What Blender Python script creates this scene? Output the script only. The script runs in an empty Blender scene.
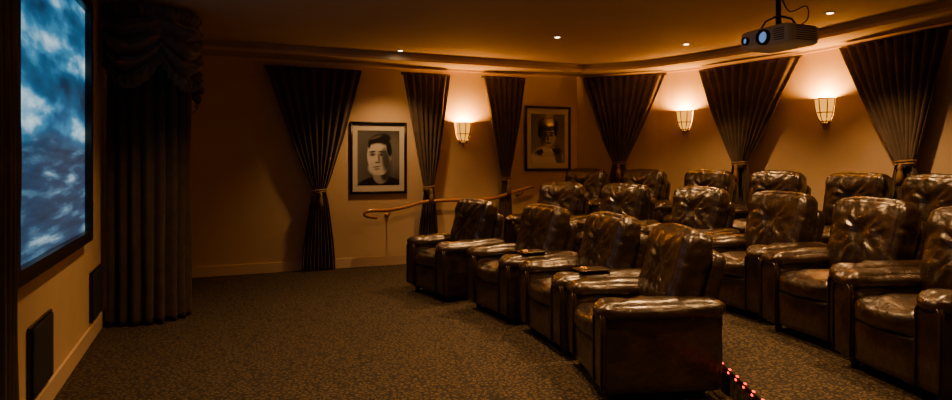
import bpy, bmesh, math, random
from mathutils import Vector, Matrix, noise, Euler
random.seed(4)
S = bpy.context.scene
COL = S.collection

# ------------------------------------------------------------------ materials
def new_mat(name):
    m = bpy.data.materials.new(name); m.use_nodes = True
    nt = m.node_tree
    return m, nt, nt.nodes["Principled BSDF"]

def simple(name, col, rough=0.5, metal=0.0, emit=None, estr=0.0, coat=0.0, sheen=0.0):
    m, nt, b = new_mat(name)
    b.inputs["Base Color"].default_value = (*col, 1)
    b.inputs["Roughness"].default_value = rough
    b.inputs["Metallic"].default_value = metal
    b.inputs["Coat Weight"].default_value = coat
    b.inputs["Sheen Weight"].default_value = sheen
    if emit:
        b.inputs["Emission Color"].default_value = (*emit, 1)
        b.inputs["Emission Strength"].default_value = estr
    return m

def noisy(name, c1, c2, scale, rough, bump=0.1, detail=4, kind="noise", bscale=None, r2=None, coat=0.0, sheen=0.0, p0=0.35, p1=0.65, dist=0.01):
    m, nt, b = new_mat(name)
    tc = nt.nodes.new("ShaderNodeTexCoord")
    if kind == "noise":
        t = nt.nodes.new("ShaderNodeTexNoise"); t.inputs["Detail"].default_value = detail
        out = t.outputs["Fac"]
    else:
        t = nt.nodes.new("ShaderNodeTexVoronoi"); out = t.outputs["Distance"]
    t.inputs["Scale"].default_value = scale
    nt.links.new(tc.outputs["Object"], t.inputs["Vector"])
    r = nt.nodes.new("ShaderNodeValToRGB")
    r.color_ramp.elements[0].position = p0; r.color_ramp.elements[0].color = (*c1, 1)
    r.color_ramp.elements[1].position = p1; r.color_ramp.elements[1].color = (*c2, 1)
    nt.links.new(out, r.inputs["Fac"]); nt.links.new(r.outputs["Color"], b.inputs["Base Color"])
    b.inputs["Roughness"].default_value = rough
    b.inputs["Coat Weight"].default_value = coat
    b.inputs["Coat Roughness"].default_value = .24
    b.inputs["Sheen Weight"].default_value = sheen
    t2 = nt.nodes.new("ShaderNodeTexNoise"); t2.inputs["Scale"].default_value = bscale or scale
    t2.inputs["Detail"].default_value = 5
    nt.links.new(tc.outputs["Object"], t2.inputs["Vector"])
    bp = nt.nodes.new("ShaderNodeBump"); bp.inputs["Strength"].default_value = bump
    bp.inputs["Distance"].default_value = dist
    nt.links.new(t2.outputs["Fac"], bp.inputs["Height"]); nt.links.new(bp.outputs["Normal"], b.inputs["Normal"])
    if r2 is not None:
        mr = nt.nodes.new("ShaderNodeMapRange")
        mr.inputs["To Min"].default_value = rough; mr.inputs["To Max"].default_value = r2
        nt.links.new(t2.outputs["Fac"], mr.inputs["Value"]); nt.links.new(mr.outputs["Result"], b.inputs["Roughness"])
    return m

M_wall = noisy("wall_paint", (.58, .43, .255), (.62, .46, .28), 3, .75, .08, bscale=90)
M_ceil = noisy("ceiling_paint", (.48, .375, .275), (.51, .40, .295), 2, .8, .06, bscale=70)
M_trim = simple("trim_paint", (.66, .50, .33), .45)
M_vel = noisy("velvet_drape", (.055, .034, .020), (.088, .056, .035), 6, .85, .15, bscale=160, sheen=.25)
M_vel_dark = noisy("dark_velvet_drape", (.026, .016, .010), (.046, .029, .018), 9, .75, .2, bscale=120, sheen=.1)
M_swag = noisy("swag_velvet", (.065, .042, .026), (.125, .08, .052), 10, .55, .25, bscale=60, sheen=.3)
M_leather = noisy("aged_leather", (.009, .0048, .002), (.030, .016, .006), 6, .20, .65, bscale=19, r2=.46, coat=.60, dist=.017)
M_wood = simple("dark_wood", (.03, .016, .008), .35)
M_black = simple("black_frame", (.008, .007, .006), .35)
M_mat = simple("picture_mat", (.58, .54, .47), .7)
M_bronze = simple("bronze_metal", (.50, .28, .08), .32, 1.0)
M_rail = simple("rail_polished_wood", (.40, .19, .08), .22, 0, coat=.6)
M_white = simple("fixture_white", (.55, .45, .35), .5)
M_proj = simple("projector_plastic", (.78, .77, .76), .35)
M_grille = noisy("speaker_cloth", (.006, .006, .006), (.014, .012, .011), 200, .9, .3)
M_glassglow = simple("alabaster_glass", (.20, .09, .015), .4, 0, (1.0, .40, .03), 1.7)
M_lampglow = simple("downlight_lens", (.9, .8, .6), .4, 0, (1.0, .75, .45), 30.0)
M_red = simple("red_led", (.5, .02, .01), .4, 0, (1.0, .02, .005), 5.0)
M_lens = simple("lens_glass", (.02, .05, .12), .05, 0, (.25, .45, 1.0), .6, coat=1.0)
M_cord = simple("gold_cord", (.20, .12, .055), .6)

# carpet
def carpet():
    m, nt, b = new_mat("patterned_carpet")
    tc = nt.nodes.new("ShaderNodeTexCoord")
    n = nt.nodes.new("ShaderNodeTexNoise"); n.inputs["Scale"].default_value = 22; n.inputs["Detail"].default_value = 3
    nt.links.new(tc.outputs["Object"], n.inputs["Vector"])
    mx = nt.nodes.new("ShaderNodeMix"); mx.data_type = "VECTOR"; mx.inputs["Factor"].default_value = .05
    nt.links.new(tc.outputs["Object"], mx.inputs[4]); nt.links.new(n.outputs["Color"], mx.inputs[5])
    v = nt.nodes.new("ShaderNodeTexVoronoi"); v.feature = "DISTANCE_TO_EDGE"; v.inputs["Scale"].default_value = 28
    nt.links.new(mx.outputs[1], v.inputs["Vector"])
    r = nt.nodes.new("ShaderNodeValToRGB")
    e = r.color_ramp.elements
    e[0].position = .06; e[0].color = (.007, .005, .003, 1)
    e[1].position = .26; e[1].color = (.086, .058, .026, 1)
    k = e.new(.46); k.color = (.016, .011, .006, 1)
    nt.links.new(v.outputs["Distance"], r.inputs["Fac"])
    nt.links.new(r.outputs["Color"], b.inputs["Base Color"])
    b.inputs["Roughness"].default_value = .95
    n2 = nt.nodes.new("ShaderNodeTexNoise"); n2.inputs["Scale"].default_value = 120
    nt.links.new(tc.outputs["Object"], n2.inputs["Vector"])
    bp = nt.nodes.new("ShaderNodeBump"); bp.inputs["Strength"].default_value = .5; bp.inputs["Distance"].default_value = .01
    nt.links.new(n2.outputs["Fac"], bp.inputs["Height"]); nt.links.new(bp.outputs["Normal"], b.inputs["Normal"])
    return m
M_carpet = carpet()

# ------------------------------------------------------------------ helpers
def obj_from(name, verts, faces, mat, smooth=False):
    me = bpy.data.meshes.new(name); me.from_pydata(verts, [], faces); me.update()
    bm = bmesh.new(); bm.from_mesh(me); bmesh.ops.recalc_face_normals(bm, faces=bm.faces); bm.to_mesh(me); bm.free()
    mats = mat if isinstance(mat, (list, tuple)) else [mat]
    for m in mats: me.materials.append(m)
    if smooth: me.polygons.foreach_set("use_smooth", [True] * len(me.polygons))
    o = bpy.data.objects.new(name, me); COL.objects.link(o)
    return o

def empty(name, loc=(0, 0, 0), rz=0):
    e = bpy.data.objects.new(name, None); e.empty_display_size = .1
    e.location = loc; e.rotation_euler = (0, 0, rz); COL.objects.link(e); return e

def child(o, p):
    o.parent = p; return o

def place(o, loc, rz=0):
    o.location = loc; o.rotation_euler = (0, 0, rz); return o

def offset_path(pts, d):
    out = []
    n = len(pts)
    for i in range(n):
        if i == 0: t1 = t2 = (Vector(pts[1]) - Vector(pts[0])).normalized()
        elif i == n - 1: t1 = t2 = (Vector(pts[-1]) - Vector(pts[-2])).normalized()
        else:
            t1 = (Vector(pts[i]) - Vector(pts[i-1])).normalized(); t2 = (Vector(pts[i+1]) - Vector(pts[i])).normalized()
        n1 = Vector((t1.y, -t1.x)); n2 = Vector((t2.y, -t2.x))
        b = (n1 + n2).normalized(); k = d / max(.3, b.dot(n1))
        out.append((pts[i][0] + b.x * k, pts[i][1] + b.y * k))
    return out

def strip(name, A, B, z0, z1, mat):
    n = len(A); v = []; f = []
    for a, b in zip(A, B):
        v += [(a[0], a[1], z0), (a[0], a[1], z1), (b[0], b[1], z1), (b[0], b[1], z0)]
    for i in range(n - 1):
        p, q = 4*i, 4*i+4
        for k in range(4):
            f.append((p+k, p+(k+1) % 4, q+(k+1) % 4, q+k))
    f.append((0, 1, 2, 3)); e = 4*(n-1); f.append((e+3, e+2, e+1, e))
    return obj_from(name, v, f, mat)

def prism(name, poly, z0, z1, mat):
    n = len(poly)
    v = [(p[0], p[1], z0) for p in poly] + [(p[0], p[1], z1) for p in poly]
    f = [tuple(range(n)), tuple(range(n, 2*n))] + [(i, (i+1) % n, n+(i+1) % n, n+i) for i in range(n)]
    return obj_from(name, v, f, mat)

def catmull(P, k=8):
    P = [Vector(p) for p in P]
    Q = [P[0]*2-P[1]] + P + [P[-1]*2-P[-2]]
    out = []
    for i in range(1, len(Q)-2):
        for j in range(k):
            t = j/k
            out.append(.5*((2*Q[i]) + (Q[i+1]-Q[i-1])*t + (2*Q[i-1]-5*Q[i]+4*Q[i+1]-Q[i+2])*t*t + (3*Q[i]-Q[i-1]-3*Q[i+1]+Q[i+2])*t**3))
    out.append(P[-1])
    return [tuple(p) for p in out]

class MB:
    """mesh builder that joins shaped parts into one mesh"""
    def __init__(s): s.v = []; s.f = []; s.m = []
    def add(s, verts, faces, mi=0, mat=None):
        k = len(s.v)
        for p in verts:
            p = Vector(p)
            if mat is not None: p = mat @ p
            s.v.append(tuple(p))
        for f in faces: s.f.append(tuple(i+k for i in f)); s.m.append(mi)
    def pad(s, c, size, r=.04, puff=0, cuts=8, rot=(0, 0, 0), wr=0, mi=0, seed=0, fn=None):
        bm = bmesh.new(); bmesh.ops.create_cube(bm, size=1)
        if cuts: bmesh.ops.subdivide_edges(bm, edges=bm.edges[:], cuts=cuts, use_grid_fill=True)
        h = Vector(size)/2; r = min(r, min(h)*.98)
        for v in bm.verts:
            u = v.co*2
            u = Vector([math.copysign(abs(a)**.75, a) for a in u])
            p = Vector((u.x*h.x, u.y*h.y, u.z*h.z))
            q = Vector([max(-(h[i]-r), min(h[i]-r, p[i])) for i in range(3)])
            d = p-q
            if d.length > 1e-9:
                p = q + d.normalized()*r
            bx = (1-u.x**2); by = (1-u.y**2); bz = (1-u.z**2)
            p += Vector((u.x*by*bz, u.y*bx*bz, u.z*bx*by))*puff
            if fn: p = fn(p, u)
            v.co = p
        bm.normal_update()
        if wr:
            for v in bm.verts:
                q = v.co + Vector((seed*3.1, seed*1.7, seed))
                a = noise.noise(q*7) + .6*noise.noise(q*15)
                v.co += v.normal*a*wr
        M = Matrix.Translation(c) @ Euler(rot).to_matrix().to_4x4()
        bm.verts.index_update()
        s.add([v.co.copy() for v in bm.verts], [[v.index for v in f.verts] for f in bm.faces], mi, M)
        bm.free()
    def lathe(s, prof, seg=20, a0=0, a1=2*math.pi, M=None, mi=0, flute=0, nfl=8):
        full = abs(a1-a0-2*math.pi) < 1e-6
        n = seg if full else seg+1
        v = []; f = []
        for (r, z) in prof:
            for i in range(n):
                a = a0+(a1-a0)*i/seg
                rr = r*(1+flute*abs(math.sin(a*nfl)))
                v.append((rr*math.cos(a), rr*math.sin(a), z))
        for j in range(len(prof)-1):
            for i in range(seg):
                i2 = (i+1) % n
                f.append((j*n+i, j*n+i2, (j+1)*n+i2, (j+1)*n+i))
        s.add(v, f, mi, M)
    def tube(s, pts, r, seg=10, mi=0):
        pts = [Vector(p) for p in pts]; v = []; f = []
        for i, p in enumerate(pts):
            t = (pts[min(i+1, len(pts)-1)]-pts[max(i-1, 0)]).normalized()
            up = Vector((0, 0, 1)) if abs(t.z) < .9 else Vector((1, 0, 0))
            a = t.cross(up).normalized(); b = t.cross(a)
            for k in range(seg):
                q = 2*math.pi*k/seg; v.append(p+(a*math.cos(q)+b*math.sin(q))*r)
        for i in range(len(pts)-1):
            for k in range(seg):
                f.append((i*seg+k, i*seg+(k+1) % seg, (i+1)*seg+(k+1) % seg, (i+1)*seg+k))
        f.append(tuple(range(seg))); f.append(tuple((len(pts)-1)*seg+k for k in range(seg)))
        s.add(v, f, mi)
    def mesh(s, name, mats, smooth=True):
        me = bpy.data.meshes.new(name); me.from_pydata(s.v, [], s.f)
        for m in mats: me.materials.append(m)
        me.polygons.foreach_set("material_index", s.m)
        if smooth: me.polygons.foreach_set("use_smooth", [True]*len(me.polygons))
        me.update()
        bm = bmesh.new(); bm.from_mesh(me); bmesh.ops.recalc_face_normals(bm, faces=bm.faces); bm.to_mesh(me); bm.free()
        return me
    def obj(s, name, mats, smooth=True):
        o = bpy.data.objects.new(name, s.mesh(name, mats, smooth)); COL.objects.link(o); return o

# ------------------------------------------------------------------ room shell
ZS, ZC = 2.85, 2.95
L = (-4.255, 7.846); C = (1.632, 10.266)
TB = Vector((2.433, 1)).normalized()          # back wall tangent
right_ctrl = [C, (2.94, 9.6), (4.05, 8.0), (4.65, 6.35), (5.4, 4.3), (6.0, 2.6), (6.35, 1.63)]
RC = catmull(right_ctrl, 8)
NL = (-.54, -1.2); NR = RC[-1]

floor = prism("floor", offset_path([NL, L, C, NR, NL], -.12)[:4], -.1, 0, M_carpet)
ceiling = prism("ceiling", offset_path([NL, L] + RC + [NL], -.12)[:-1], ZC, ZC+.1, M_ceil)
strip("wall_back", [L, C], offset_path([L, C], -.12), 0, ZC, M_wall)
strip("wall_right", RC, offset_path(RC, -.12), 0, ZC, M_wall)
strip("wall_left", [NL, L], offset_path([NL, L], -.12), 0, ZC, M_wall)
strip("wall_front", [NR, NL], offset_path([NR, NL], -.12), 0, ZC, M_wall)

br = [L] + RC
strip("trim_soffit", br, offset_path(br, .55), ZS, ZC, M_ceil)
strip("trim_crown", offset_path(br, .0), offset_path(br, .03), ZS-.03, ZS, M_trim)
strip("trim_soffit_edge", offset_path(br, .55), offset_path(br, .575), ZS-.008, ZS+.03, M_trim)
strip("baseboard_back", [L, C], offset_path([L, C], .018), 0, .13, M_trim)
strip("baseboard_left", [NL, L], offset_path([NL, L], .018), 0, .13, M_trim)
strip("baseboard_right", RC, offset_path(RC, .018), 0, .45, M_trim)

# seating risers
E1 = catmull([(-.60, 9.34), (-.25, 8.35), (.24, 7.50), (.93, 6.50), (1.40, 5.45), (1.60, 4.43), (1.59, 3.5), (1.58, 2.4), (1.56, .40)], 6)
E1[-1] = (1.56, -.33)
prism("floor_riser_lower", [p for p in E1] + [NR] + RC[::-1][1:], 0, .16, M_carpet)
E2 = catmull([(.42, 9.76), (.80, 9.10), (1.36, 8.58), (2.04, 7.92), (2.67, 6.97), (3.07, 5.85), (3.29, 4.85), (3.36, 3.85), (3.38, 2.4), (3.40, 1.2)], 6)
E2[-1] = (3.40, .45)
prism("floor_riser_upper", [p for p in E2] + [NR] + RC[::-1][1:], .16, .32, M_carpet)

def back_at(b):      # point on back wall along a bearing x/y from the plan origin
    t = (3.54 + 8.14*b)/(2.433-b)
    return Vector((-3.54+2.433*t, 8.14+t)), TB
def right_at(b):
    for i in range(len(RC)-1):
        p, q = Vector(RC[i]), Vector(RC[i+1])
        b0, b1 = p.x/p.y, q.x/q.y
        if b0 <= b <= b1:
            d = q-p; k = (b*p.y-p.x)/(d.x-b*d.y)
            return p+d*k, d.normalized()
def ang(t): return math.atan2(t.y, t.x)

# ------------------------------------------------------------------ tied wall drapes
def tied_drape(pos, tang, W, ztop, ztie, zbot, wt=.15, wb=.42, tdx=0.0, n=9, seed=0):
    e = empty("tied_wall_curtain", (pos.x, pos.y, 0), ang(tang))
    cols = n*8; rows = 70; v = []; f = []
    for j in range(rows+1):
        z = ztop+(zbot-ztop)*j/rows
        if z >= ztie:
            g = (z-ztie)/(ztop-ztie); w = wt+(W-wt)*(g**.88); cx = tdx*(1-g); amp = .022+.018*min(1, g*1.5)
            bulge = .05*(1-g)**2+.02*math.sin(math.pi*g)
        else:
            g = (ztie-z)/(ztie-zbot); w = wt+(wb-wt)*min(1, g*1.15)**.7; cx = tdx; amp = .022+.02*g
            bulge = .05*(1-g)
        for i in range(cols+1):
            u = i/cols
            ph = 2*math.pi*n*u + .8*noise.noise(Vector((u*5, z*.8, seed)))
            s = math.sin(ph)
            x = cx+(u-.5)*w + .006*noise.noise(Vector((u*9, z*3, seed+5)))
            y = -(.055+amp*(1+s)*.9+bulge + .012*noise.noise(Vector((u*7, z*2, seed))))
            v.append((x, y, z))
    for j in range(rows):
        for i in range(cols):
            a = j*(cols+1)+i; f.append((a, a+1, a+cols+2, a+cols+1))
    o = obj_from("drape_cloth", v, f, M_vel, True); child(o, e)
    sm = o.modifiers.new("thick", "SOLIDIFY"); sm.thickness = .008; sm.offset = -1
    mb = MB()
    mb.pad((0, -.045, ztop+.005), (W+.02, .05, .045), .012, cuts=3, mi=0)
    child(mb.obj("heading_band", [M_vel]), e)
    mb = MB()
    for k in (-.014, .014):
        pts = []
        for i in range(25):
            a = 2*math.pi*i/24
            pts.append((tdx+(wt/2+.016)*math.cos(a), -.125+.075*math.sin(a), ztie+k+.01*math.cos(a)))
        mb.tube(pts, .012, 8)
    T = Matrix.Translation((tdx+.01, -.215, ztie-.04))
    mb.lathe([(.004, .03), (.02, .01), (.027, -.015), (.018, -.04), (.024, -.05), (.033, -.10), (.038, -.20), (.001, -.20)], 14, M=T, flute=.06, nfl=5)
    child(mb.obj("tie_back_tassel", [M_cord]), e)
    return e

def bx(px): return (px-476)/635
for (x0, x1, zt, ztie, zb, wt, wb, td) in [(265, 360, 2.73, 1.08, .01, .16, .44, .05), (401, 448, 2.74, 1.10, .01, .13, .34, .02), (481, 523, 2.75, 1.22, .17, .12, .30, .0)]:
    p0, t = back_at(bx(x0)); p1, _ = back_at(bx(x1))
    W = (p1-p0).length
    tied_drape((p0+p1)/2, t, W, zt, ztie, zb, wt, wb, td, n=9 if W > .9 else 7, seed=x0)
for (x0, x1, zt, ztie, td) in [(585, 667, 2.79, 1.45, -.05), (704, 805, 2.78, 1.45, -.06), (848, 958, 2.79, 1.47, .20)]:
    p0, _ = right_at(bx(x0)); p1, _ = right_at(bx(x1)); t = (p1-p0).normalized()
    W = (p1-p0).length
    nrm = Vector((t.y, -t.x))
    tied_drape((p0+p1)/2+nrm*.03, t, W, zt, ztie, .33, .17, .5, td, n=11, seed=x0)

# ------------------------------------------------------------------ wall sconces
def sconce(pos, t, z, power):
    e = empty("wall_sconce", (pos.x, pos.y, z), ang(t))
    mb = MB()
    F = Matrix.Diagonal((1, .85, 1, 1))
    prof = [(.022, -.16), (.050, -.135), (.076, -.09), (.096, -.03), (.110, .05), (.118, .135)]
    mb.lathe(prof, 40, math.pi, 2*math.pi, M=Matrix.Translation((0, -.012, 0)) @ F, flute=.05, nfl=9)
    child(mb.obj("fluted_glass_shade", [M_glassglow]), e)
    mb = MB()
    mb.pad((0, -.008, -.02), (.13, .014, .30), .006, cuts=2)
    for a in (math.pi*1.0, math.pi*1.25, math.pi*1.5, math.pi*1.75, math.pi*2):
        mb.tube([((r*1.06+.002)*math.cos(a), -.012+.85*(r*1.06+.002)*math.sin(a), zz) for r, zz in prof], .007, 6)
    for (r, zz) in ((.126, .137), (.103, -.03), (.055, -.135)):
        mb.tube([(r*math.cos(a), -.012+.85*r*math.sin(a), zz) for a in [math.pi+math.pi*i/24 for i in range(25)]], .008, 6)
    mb.lathe([(.002, -.235), (.016, -.22), (.022, -.20), (.012, -.185), (.03, -.17), (.02, -.155)], 14, M=Matrix.Translation((0, -.03, 0)))
    child(mb.obj("bronze_cage", [M_bronze]), e)
    ld = bpy.data.lights.new("sconce_bulb", "POINT"); ld.energy = power; ld.color = (1, .39, .045); ld.shadow_soft_size = .03
    lo = bpy.data.objects.new("bulb_light", ld); COL.objects.link(lo); lo.location = (0, -.088, .112); child(lo, e)
p, t = back_at(bx(463)); sconce(p, t, 1.92, 130)
p, t = right_at(bx(685)); sconce(p, t, 2.09, 130)
p, t = right_at(bx(826)); sconce(p, t, 2.10, 130)

# ------------------------------------------------------------------ framed portraits
def ell(x, y, cx, cy, rx, ry, a=0, soft=.15):
    c, s = math.cos(a), math.sin(a); dx, dy = x-cx, y-cy
    u = (dx*c+dy*s)/rx; w = (-dx*s+dy*c)/ry
    d = math.sqrt(u*u+w*w)
    k = max(0, min(1, (1+soft-d)/(2*soft))); return k*k*(3-2*k)
def mix(a, b, k): return a+(b-a)*k
def portrait_a(x, y):
    v = mix(.11, .03, (x+1)/2)
    v = mix(v, .13, ell(x, y, .75, .1, .4, .9, 0, .6))
    v = mix(v, .010, ell(x, y, .10, -1.40, 1.20, .60, 0, .06))
    v = mix(v, .28, ell(x, y, .08, -.76, .36, .38, .15, .1))
    v = mix(v, .03, ell(x, y, .28, -.70, .20, .34, .1, .4))
    v = mix(v, .56, ell(x, y, .0, .0, .54, .76, .20, .05))
    v = mix(v, .50, ell(x, y, -.10, -.42, .40, .32, .1, .2))
    v = mix(v, .06, ell(x, y, .36, -.12, .22, .62, .16, .5))
    v = mix(v, .20, ell(x, y, .55, .06, .08, .17, .1, .25))
    v = mix(v, .008, ell(x, y, .04, .78, .54, .27, .22, .12))
    v = mix(v, .010, ell(x, y, .50, .42, .12, .36, .15, .2))
    v = mix(v, .55, ell(x, y, -.12, .47, .36, .15, .15, .35))
    v = mix(v, .010, ell(x, y, -.44, .58, .06, .18, -.1, .4))
    v = mix(v, .09, ell(x, y, -.15, .90, .26, .05, .3, .8))
    for sx in (-.30, .14):
        v = mix(v, .03, ell(x, y, sx, .27, .17, .04, .12 if sx < 0 else .0, .6))
        v = mix(v, .08, ell(x, y, sx+.01, .15, .14, .075, .1, .8))
        v = mix(v, .01, ell(x, y, sx-.01, .14, .05, .03, 0, .6))
    v = mix(v, .12, ell(x, y, .01, -.02, .05, .22, .14, .8))
    v = mix(v, .08, ell(x, y, -.07, -.20, .11, .035, .1, .6))
    v = mix(v, .07, ell(x, y, -.09, -.39, .18, .028, .12, .6))
    v = mix(v, .16, ell(x, y, -.08, -.49, .12, .04, .1, .8))
    return v
def portrait_b(x, y):
    v = mix(.24, .12, (y+1.2)/2.4)
    v = mix(v, .62, ell(x, y, -.05, -.95, .95, .58, 0, .06))
    v = mix(v, .10, ell(x, y, .62, -.85, .22, .55, .2, .3))
    v = mix(v, .14, ell(x, y, .0, -.32, .24, .28, 0, .12))
    v = mix(v, .46, ell(x, y, .02, .16, .46, .60, -.08, .06))
    v = mix(v, .05, ell(x, y, -.28, .10, .18, .48, 0, .5))
    v = mix(v, .004, ell(x, y, .0, .70, .60, .34, 0, .1))
    v = mix(v, .005, ell(x, y, -.46, .40, .14, .40, 0, .15))
    v = mix(v, .005, ell(x, y, .46, .44, .11, .34, 0, .15))
    for sx in (-.14, .19):
        v = mix(v, .01, ell(x, y, sx, .28, .16, .045, -.05, .5))
        v = mix(v, .03, ell(x, y, sx, .16, .13, .065, 0, .7))
    v = mix(v, .08, ell(x, y, .0, .02, .06, .17, 0, .7))
    v = mix(v, .04, ell(x, y, .02, -.22, .18, .04, 0, .5))
    v = mix(v, .008, ell(x, y, .0, -.66, .80, .20, .05, .3))
    for k in range(5):
        v = mix(v, .70, ell(x, y, -.26+k*.12, -.54-.02*k, .055, .19, .35, .2))
    v = mix(v, .55, ell(x, y, .0, -.76, .36, .13, .1, .2))
    return v
def framed(name, pos, t, zc, fn):
    e = empty(name, (pos.x, pos.y, zc), ang(t))
    W, H, b = .82, 1.02, .038
    mb = MB()
    mb.pad((0, -.018, H/2-b/2), (W, .034, b), .006, cuts=2); mb.pad((0, -.018, -H/2+b/2), (W, .034, b), .006, cuts=2)
    mb.pad((-W/2+b/2, -.018, 0), (b, .034, H-.01), .006, cuts=2); mb.pad((W/2-b/2, -.018, 0), (b, .034, H-.01), .006, cuts=2)
    child(mb.obj("frame_moulding", [M_black]), e)
    mb = MB(); mb.pad((0, -.010, 0), (W-2*b+.01, .008, H-2*b+.01), .002, cuts=1)
    child(mb.obj("mat_board", [M_mat], False), e)
    w, h = W-2*b-.14, H-2*b-.17
    nx, ny = 110, 142; v = []; f = []; cols = []
    for j in range(ny+1):
        for i in range(nx+1):
            u = i/nx*2-1; q = (j/ny*2-1)
            v.append((u*w/2, -.0155, q*h/2)); cols.append(fn(u, q*1.2))
    for j in range(ny):
        for i in range(nx):
            a = j*(nx+1)+i; f.append((a, a+1, a+nx+2, a+nx+1))
    me = bpy.data.meshes.new("portrait_print"); me.from_pydata(v, [], f)
    ca = me.color_attributes.new("tone", "FLOAT_COLOR", "POINT")
    for i, c in enumerate(cols): ca.data[i].color = (c, c*.99, c*.97, 1)
    m, nt, bs = new_mat("portrait_print"); at = nt.nodes.new("ShaderNodeAttribute"); at.attribute_name = "tone"
    nt.links.new(at.outputs["Color"], bs.inputs["Base Color"]); bs.inputs["Roughness"].default_value = .6
    bs.inputs["Specular IOR Level"].default_value = .2
    bs.inputs["Coat Weight"].default_value = .12; bs.inputs["Coat Roughness"].default_value = .04
    me.materials.append(m)
    o = bpy.data.objects.new("portrait_print", me); COL.objects.link(o); child(o, e)
p, t = back_at(bx(378.5)); framed("framed_portrait", p, t, 1.53, portrait_a)
p, t = back_at(bx(547.5)); framed("framed_portrait", p, t, 1.84, portrait_b)

# ------------------------------------------------------------------ handrail on back wall
e = empty("handrail", (-3.54, 8.14, 0), ang(TB))
KL = 2.6305
pts = [(.86*KL, -.20, .70), (.80*KL, -.20, .73), (.80*KL, -.20, .785), (.85*KL, -.20, .80), (.93*KL, -.20, .80), (1.02*KL, -.20, .84), (1.12*KL, -.20, .90), (1.25*KL, -.20, .915), (1.40*KL, -.20, .915), (1.53*KL, -.20, .93), (1.65*KL, -.20, 1.01), (1.79*KL, -.20, 1.10)]
def cat3(P, k=6):
    P = [Vector(p) for p in P]; Q = [P[0]*2-P[1]]+P+[P[-1]*2-P[-2]]; out = []
    for i in range(1, len(Q)-2):
        for j in range(k):
            t = j/k
            out.append(.5*((2*Q[i])+(Q[i+1]-Q[i-1])*t+(2*Q[i-1]-5*Q[i]+4*Q[i+1]-Q[i+2])*t*t+(3*Q[i]-Q[i-1]-3*Q[i+1]+Q[i+2])*t**3))
    return out+[P[-1]]
mb = MB(); mb.tube(cat3(pts), .026, 12); child(mb.obj("rail", [M_rail]), e)
mb = MB()
for s_, z_ in ((.93, .80), (1.35, .915), (1.72, 1.055)):
    mb.tube([(s_*KL, -.005, z_-.09), (s_*KL, -.10, z_-.09), (s_*KL, -.18, z_-.06), (s_*KL, -.20, z_-.01)], .010, 8)
    mb.lathe([(.001, 0), (.035, 0), (.03, .012), (.001, .014)], 16, M=Matrix.Translation((s_*KL, -.002, z_-.09)) @ Euler((math.pi/2, 0, 0)).to_matrix().to_4x4())
child(mb.obj("rail_brackets", [M_bronze]), e)

# ------------------------------------------------------------------ cinema screen on left wall
def left_pt(s): return Vector((-3.476-.411*s, 5.95+s))
angL = ang(Vector((-.411, 1)).normalized())   # tangent pointing away; inward = local -Y
sc0, sc1 = left_pt(-2.92), left_pt(-.98)
mid = (sc0+sc1)/2; SW = (sc1-sc0).length; SZ0, SZ1 = .87, 2.73
e = empty("projection_screen", (mid.x, mid.y, (SZ0+SZ1)/2), angL)
SH = SZ1-SZ0; b = .085
mb = MB()
for c, sz in (((0, -.035, SH/2-b/2), (SW, .07, b)), ((0, -.035, -SH/2+b/2), (SW, .07, b)), ((-SW/2+b/2, -.035, 0), (b, .07, SH-.01)), ((SW/2-b/2, -.035, 0), (b, .07, SH-.01))):
    mb.pad(c, sz, .006, cuts=1)
child(mb.obj("velvet_frame", [M_black], False), e)
m, nt, bs = new_mat("projected_seascape")
tc = nt.nodes.new("ShaderNodeTexCoord"); sp = nt.nodes.new("ShaderNodeSeparateXYZ"); nt.links.new(tc.outputs["Object"], sp.inputs[0])
def nz(scale, sx, sz, det=8, dis=.1, off=0, rough=.5):
    mp = nt.nodes.new("ShaderNodeMapping"); mp.inputs["Scale"].default_value = (sx, 1, sz); mp.inputs["Location"].default_value = (off, off, 0)
    nt.links.new(tc.outputs["Object"], mp.inputs["Vector"])
    n = nt.nodes.new("ShaderNodeTexNoise"); n.inputs["Scale"].default_value = scale; n.inputs["Detail"].default_value = det
    n.inputs["Roughness"].default_value = rough; n.inputs["Distortion"].default_value = dis
    nt.links.new(mp.outputs[0], n.inputs["Vector"]); return n
def ramp(src, stops):
    r = nt.nodes.new("ShaderNodeValToRGB"); el = r.color_ramp.elements
    el[0].position, el[0].color = stops[0][0], (*stops[0][1], 1); el[1].position, el[1].color = stops[-1][0], (*stops[-1][1], 1)
    for pz, cz in stops[1:-1]:
        k = el.new(pz); k.color = (*cz, 1)
    nt.links.new(src, r.inputs["Fac"]); return r
cl = ramp(nz(2.0, .5, 1.9, off=2.1).outputs["Fac"], [(.36, (.003, .024, .06)), (.48, (.008, .08, .18)), (.55, (.03, .20, .36)), (.61, (.24, .47, .62)), (.68, (.64, .80, .87))])
sea = ramp(nz(3.4, .40, 3.2, rough=.6).outputs["Fac"], [(.30, (.003, .014, .036)), (.50, (.010, .045, .10)), (.60, (.045, .13, .21)), (.72, (.28, .40, .48))])
mr = nt.nodes.new("ShaderNodeMapRange"); mr.inputs["From Min"].default_value = -.24; mr.inputs["From Max"].default_value = -.12
nt.links.new(sp.outputs["Z"], mr.inputs["Value"])
mx = nt.nodes.new("ShaderNodeMix"); mx.data_type = "RGBA"
nt.links.new(mr.outputs[0], mx.inputs["Factor"]); nt.links.new(sea.outputs[0], mx.inputs[6]); nt.links.new(cl.outputs[0], mx.inputs[7])
bs.inputs["Base Color"].default_value = (.05, .05, .05, 1); bs.inputs["Roughness"].default_value = .9
nt.links.new(mx.outputs[2], bs.inputs["Emission Color"]); bs.inputs["Emission Strength"].default_value = 1.3
mb = MB(); mb.pad((0, -.015, 0), (SW-2*b+.01, .02, SH-2*b+.01), .003, cuts=1)
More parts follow.
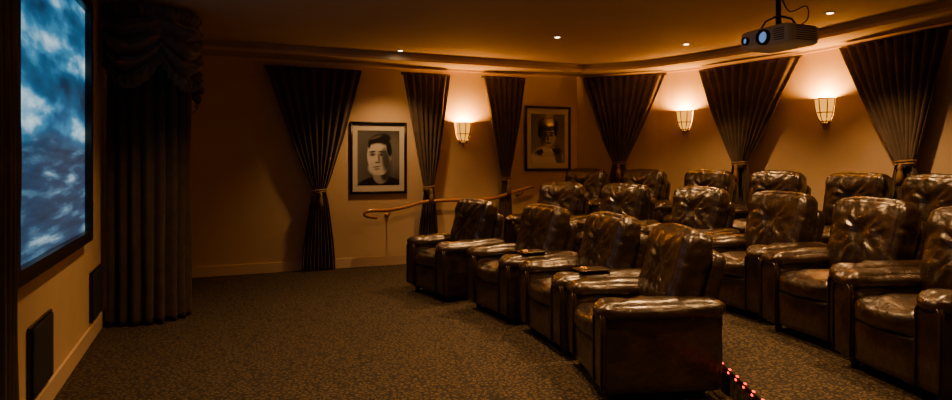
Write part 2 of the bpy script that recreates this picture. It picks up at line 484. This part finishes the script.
child(mb.obj("screen_surface", [m], False), e)

for s in (-.53, -2.25):
    q = left_pt(s); e = empty("wall_speaker", (q.x, q.y, .37), angL)
    mb = MB(); mb.pad((0, -.012, 0), (.50, .024, .42), .008, cuts=2); child(mb.obj("cabinet_edge", [M_black], False), e)
    mb = MB(); mb.pad((0, -.026, 0), (.465, .012, .385), .005, puff=.003, cuts=6); child(mb.obj("grille", [M_grille]), e)

# ------------------------------------------------------------------ big side drapes with swag valance
def resample(P, n):
    P = [Vector(p) for p in P]; d = [0]
    for i in range(1, len(P)): d.append(d[-1]+(P[i]-P[i-1]).length)
    out = []
    for i in range(n+1):
        t = d[-1]*i/n; k = 0
        while k < len(P)-2 and d[k+1] < t: k += 1
        a = (t-d[k])/(d[k+1]-d[k]); out.append(P[k]*(1-a)+P[k+1]*a)
    nr = []
    for i in range(n+1):
        tt = (out[min(i+3, n)]-out[max(i-3, 0)]).normalized(); nr.append(Vector((tt.y, -tt.x)))
    return out, nr
def side_drape(path, n, zb, zt, seed, swag=True, amp=.045):
    e = empty("stage_side_curtain")
    P = catmull(path, 8); cols = n*8; pts, nr = resample(P, cols); rows = 50; v = []; f = []
    for j in range(rows+1):
        z = zt+(zb-zt)*j/rows
        for i in range(cols+1):
            u = i/cols
            s = math.sin(2*math.pi*n*u+1.2*noise.noise(Vector((u*6, z*.5, seed))))
            d = amp*s*(.7+.3*(j/rows))+.02*noise.noise(Vector((u*8, z, seed+3)))
            p = pts[i]+nr[i]*d; v.append((p.x, p.y, z))
    for j in range(rows):
        for i in range(cols):
            a = j*(cols+1)+i; f.append((a, a+1, a+cols+2, a+cols+1))
    o = child(obj_from("drape_cloth", v, f, M_vel_dark, True), e); sm = o.modifiers.new("t", "SOLIDIFY"); sm.thickness = .008
    if not swag: return
    cols = 150; rows = 110; pts, nr = resample(P, cols); v = []; f = []
    for j in range(rows+1):
        w = j/rows
        for i in range(cols+1):
            u = i/cols
            uu = min(1, u/.80)
            sw = abs(math.sin(math.pi*(uu*2)))                    # two swags, then a tail
            drop = .50+.26*sw**.8
            if u > .76: drop += .42*((u-.76)/.24)
            z = zt+.02-w*drop
            fold = math.sin(2*math.pi*(4.5*w)+1.6*noise.noise(Vector((u*4, w*3, seed))))
            gath = .020*math.sin(2*math.pi*26*u)*max(0, 1-w*5)
            ruff = .030*math.sin(2*math.pi*22*u+4*w)*max(0, (w-.82)/.18)
            tail = .03*math.sin(2*math.pi*16*u)*max(0, min(1, (u-.76)/.06))
            cr = noise.noise(Vector((u*12, w*9, seed+2)))
            d = .085+.052*fold*min(1, w*4)*(.35+.65*sw)+gath+ruff+tail+.05*math.sin(math.pi*w)*sw+.034*cr
            p = pts[i]+nr[i]*d; v.append((p.x, p.y, z))
    for j in range(rows):
        for i in range(cols):
            a = j*(cols+1)+i; f.append((a, a+1, a+cols+2, a+cols+1))
    o = child(obj_from("swag_valance", v, f, M_swag, True), e); sm = o.modifiers.new("t", "SOLIDIFY"); sm.thickness = .008
side_drape([(-3.32, 5.72), (-3.04, 5.75), (-2.86, 5.88), (-2.80, 6.10), (-2.92, 6.40)], 10, .01, 2.88, 7)
side_drape([(-1.80, 2.28), (-1.96, 2.60), (-2.09, 2.84), (-2.16, 2.93)][::-1], 7, .01, 2.92, 13, swag=False, amp=.03)

# ------------------------------------------------------------------ recliner armchairs
def recliner_mesh(name, tray):
    mb = MB()
    mb.pad((-.01, 0, .20), (.70, .60, .27), .03, 0, 4)                              # base box
    mb.pad((-.375, 0, .215), (.07, .50, .27), .03, .010, 10, wr=.006, seed=2)         # foot rest panel
    mb.pad((-.12, 0, .405), (.60, .515, .17), .06, .032, 16, wr=.016, seed=3)         # seat cushion
    for sgn in (-1, 1):
        y = sgn*.335
        mb.pad((-.02, y, .31), (.76, .155, .50), .035, .006, 10, wr=.008, seed=4+sgn)    # arm side
        mb.pad((-.025, y, .565), (.80, .20, .115), .056, .018, 18, wr=.013, seed=7+sgn)  # arm top roll
        mb.pad((-.405, y, .325), (.030, .165, .46), .014, .006, 8, wr=.003, seed=9)      # arm front facing
        pts = []
        for k in range(33):
            a = math.pi*k/32
            pts.append((-.424, y+.080*math.cos(a), .50+.07*math.sin(a)))
        pts = [(-.424, y+.080, .10)] + pts + [(-.424, y-.080, .10)]
        mb.tube(pts, .007, 6)
    def backfn(p, u):
        h = (u.z+1)/2
        if u.x < 0:
            k = -.024*math.exp(-((h-.80)/.20)**2)-.024*math.exp(-((h-.34)/.26)**2)
            rr = math.hypot(u.y, (h-.56)*2.0)
            th = math.atan2((h-.56)*2.0, u.y)
            k += .020*math.exp(-(rr/.14)**2)                              # tufted centre button
            k += .011*math.sin(th*12+4*noise.noise(Vector((u.y*2, h*3, 1))))*math.exp(-((rr-.36)/.25)**2)
            p = p+Vector((k, 0, 0))
        p.y *= .96+.06*min(1, max(0, (h-.30)/.5))
        p.z -= .010*abs(u.y)**4 * max(0, u.z)
        p.x += -.015*u.y*u.y*(1 if u.x < 0 else 0)
        return p
    mb.pad((.225, 0, .735), (.19, .60, .60), .058, .024, 38, rot=(0, math.radians(14), 0), wr=.013, seed=11, fn=backfn)
    def shell(p, u):
        h = (u.z+1)/2; p.y *= 1.0-.03*(1-h); p.z -= .02*abs(u.y)**3*max(0, u.z); return p
    mb.pad((.315, 0, .51), (.12, .63, .82), .05, .008, 14, rot=(0, math.radians(12), 0), wr=.006, seed=12, fn=shell)
    for sx in (-.33, .25):
        for sy in (-.33, .33):
            mb.lathe([(.001, 0), (.022, 0), (.032, .075), (.001, .075)], 14, M=Matrix.Translation((sx, sy, 0)), mi=1)
    if tray:
        mb.pad((-.12, -.335, .650), (.26, .17, .014), .006, 0, 4, mi=1)
        mb.lathe([(.036, .0), (.046, .0), (.046, .012), (.036, .012), (.036, .0)], 24, M=Matrix.Translation((-.19, -.335, .654)), mi=2)
    return mb.mesh(name, [M_leather, M_wood, M_bronze])
mesh_a = recliner_mesh("recliner_armchair", False)
mesh_b = recliner_mesh("recliner_armchair_with_tray", True)
chairs = [(-.21, 7.17, 0, 33, 0), (.47, 6.25, 0, 27, 1), (.91, 5.30, 0, 18, 1), (1.14, 4.32, 0, 6, 0)]
def fromhead(x, y, z, a, tr=0):
    r = math.radians(a); return (x-.27*math.cos(r), y-.27*math.sin(r), z, a, tr)
chairs += [fromhead(*c) for c in [(1.15, 8.42, .16, 46), (1.84, 7.76, .16, 40), (2.44, 6.86, .16, 30), (2.80, 5.78, .16, 21), (3.03, 4.80, .16, 15), (3.08, 3.84, .16, 7),
    (1.65, 9.45, .32, 50), (2.37, 8.90, .32, 43), (3.02, 8.20, .32, 37), (3.52, 7.40, .32, 31), (3.93, 6.50, .32, 24), (4.12, 5.60, .32, 15)]]
for (x, y, z, a, tr) in chairs:
    o = bpy.data.objects.new("recliner_armchair", mesh_b if tr else mesh_a); COL.objects.link(o)
    place(o, (x, y, z), math.radians(a))

# ------------------------------------------------------------------ red step lights along lower riser nosing
mb = MB()
pts, nr = resample(E1, 480)
sel = [i for i in range(481) if pts[i].y < 9.0 and pts[i].y > -.1]
mb.tube([(pts[i].x, pts[i].y, .160) for i in sel], .010, 6, mi=0)
for i in sel[::6]:
    p, n_ = pts[i], nr[i]
    mb.pad((p.x, p.y, .171), (.014, .022, .008), .003, cuts=1, rot=(0, 0, math.atan2(n_.y, n_.x)), mi=1)
    mb.pad((p.x+n_.x*.010, p.y+n_.y*.010, .150), (.008, .020, .012), .003, cuts=1, rot=(0, 0, math.atan2(n_.y, n_.x)), mi=1)
mb.obj("step_light_strip", [M_black, M_red])

# ------------------------------------------------------------------ ceiling projector
PX, PY, PZ = 2.62, 5.5, 2.55
e = empty("ceiling_projector", (PX, PY, PZ), math.radians(22))
mb = MB()
mb.pad((0, 0, 0), (.36, .52, .17), .035, .006, 8)
mb.pad((0, 0, .088), (.24, .36, .02), .008, 0, 3)
child(mb.obj("housing", [M_proj]), e)
RX = Euler((0, -math.pi/2, 0)).to_matrix().to_4x4()
mb = MB()
for y, r in ((-.02, .066), (.175, .034)):
    mb.lathe([(r*.8, .0), (r, .0), (r, .05), (r*.78, .05), (r*.70, .03)], 28, M=Matrix.Translation((-.165, y, -.005)) @ RX, mi=0)
    mb.lathe([(.001, .036), (r*.4, .036), (r*.74, .030)], 28, M=Matrix.Translation((-.165, y, -.005)) @ RX, mi=1)
for k in range(6):
    mb.pad((-.184, -.17, -.045+.018*k), (.006, .11, .007), .002, cuts=1, mi=0)
for k in range(7):
    mb.pad((.02, -.264, -.05+.018*k), (.22, .006, .007), .002, cuts=1, mi=0)
child(mb.obj("lens_and_vents", [M_black, M_lens]), e)
mb = MB()
hh = ZC-PZ
mb.tube([(0, 0, .09), (0, 0, hh)], .022, 12); mb.lathe([(.001, 0), (.09, 0), (.07, -.025), (.001, -.025)], 24, M=Matrix.Translation((0, 0, hh)))
for a in range(4):
    q = a*math.pi/2+.7; mb.tube([(0, 0, .20), (.09*math.cos(q), .11*math.sin(q), .16), (.11*math.cos(q), .16*math.sin(q), .10)], .010, 6)
mb.tube(cat3([(.12, -.05, .09), (.2, -.12, .16), (.14, -.16, .26), (.05, -.08, .22), (.02, -.03, .32), (.02, -.02, hh)]), .006, 6)
child(mb.obj("ceiling_mount", [M_black]), e)

# ------------------------------------------------------------------ recessed downlights
def downlight(x, y, power, ang_=112, z=ZC):
    e = empty("recessed_downlight", (x, y, z))
    mb = MB(); mb.lathe([(.030, -.004), (.034, -.008), (.052, -.006), (.056, 0)], 28); child(mb.obj("trim_ring", [M_white]), e)
    mb = MB(); mb.lathe([(.001, -.004), (.031, -.004)], 20); child(mb.obj("lens", [M_lampglow]), e)
    ld = bpy.data.lights.new("downlight_spot", "SPOT"); ld.energy = power; ld.color = (1, .51, .18)
    ld.spot_size = math.radians(ang_); ld.spot_blend = .7; ld.shadow_soft_size = .06
    lo = bpy.data.objects.new("spot", ld); COL.objects.link(lo); lo.location = (0, 0, -.03); child(lo, e)
for x, y, pw in [(-1.0, 8.40, 125), (.96, 7.49, 270), (2.63, 7.94, 160), (3.49, 6.26, 200), (1.7, 5.1, 290), (-.2, 5.2, 220), (2.9, 4.1, 290), (-1.7, 4.9, 140), (.6, 3.1, 290), (2.8, 2.2, 120)]:  # first four are visible fixtures; the rest are added out of view as fill
    downlight(x, y, pw)

# ------------------------------------------------------------------ world and camera
w = bpy.data.worlds.new("dim_world"); S.world = w; w.use_nodes = True
w.node_tree.nodes["Background"].inputs[0].default_value = (.03, .02, .012, 1)
cd = bpy.data.cameras.new("camera"); cam = bpy.data.objects.new("camera", cd); COL.objects.link(cam)
cam.location = (0, 0, 1.5); cam.rotation_euler = (math.pi/2, 0, 0)
cd.sensor_width = 36; cd.lens = 36*635/952; cd.shift_y = -40/952; cd.clip_start = .05
S.camera = cam
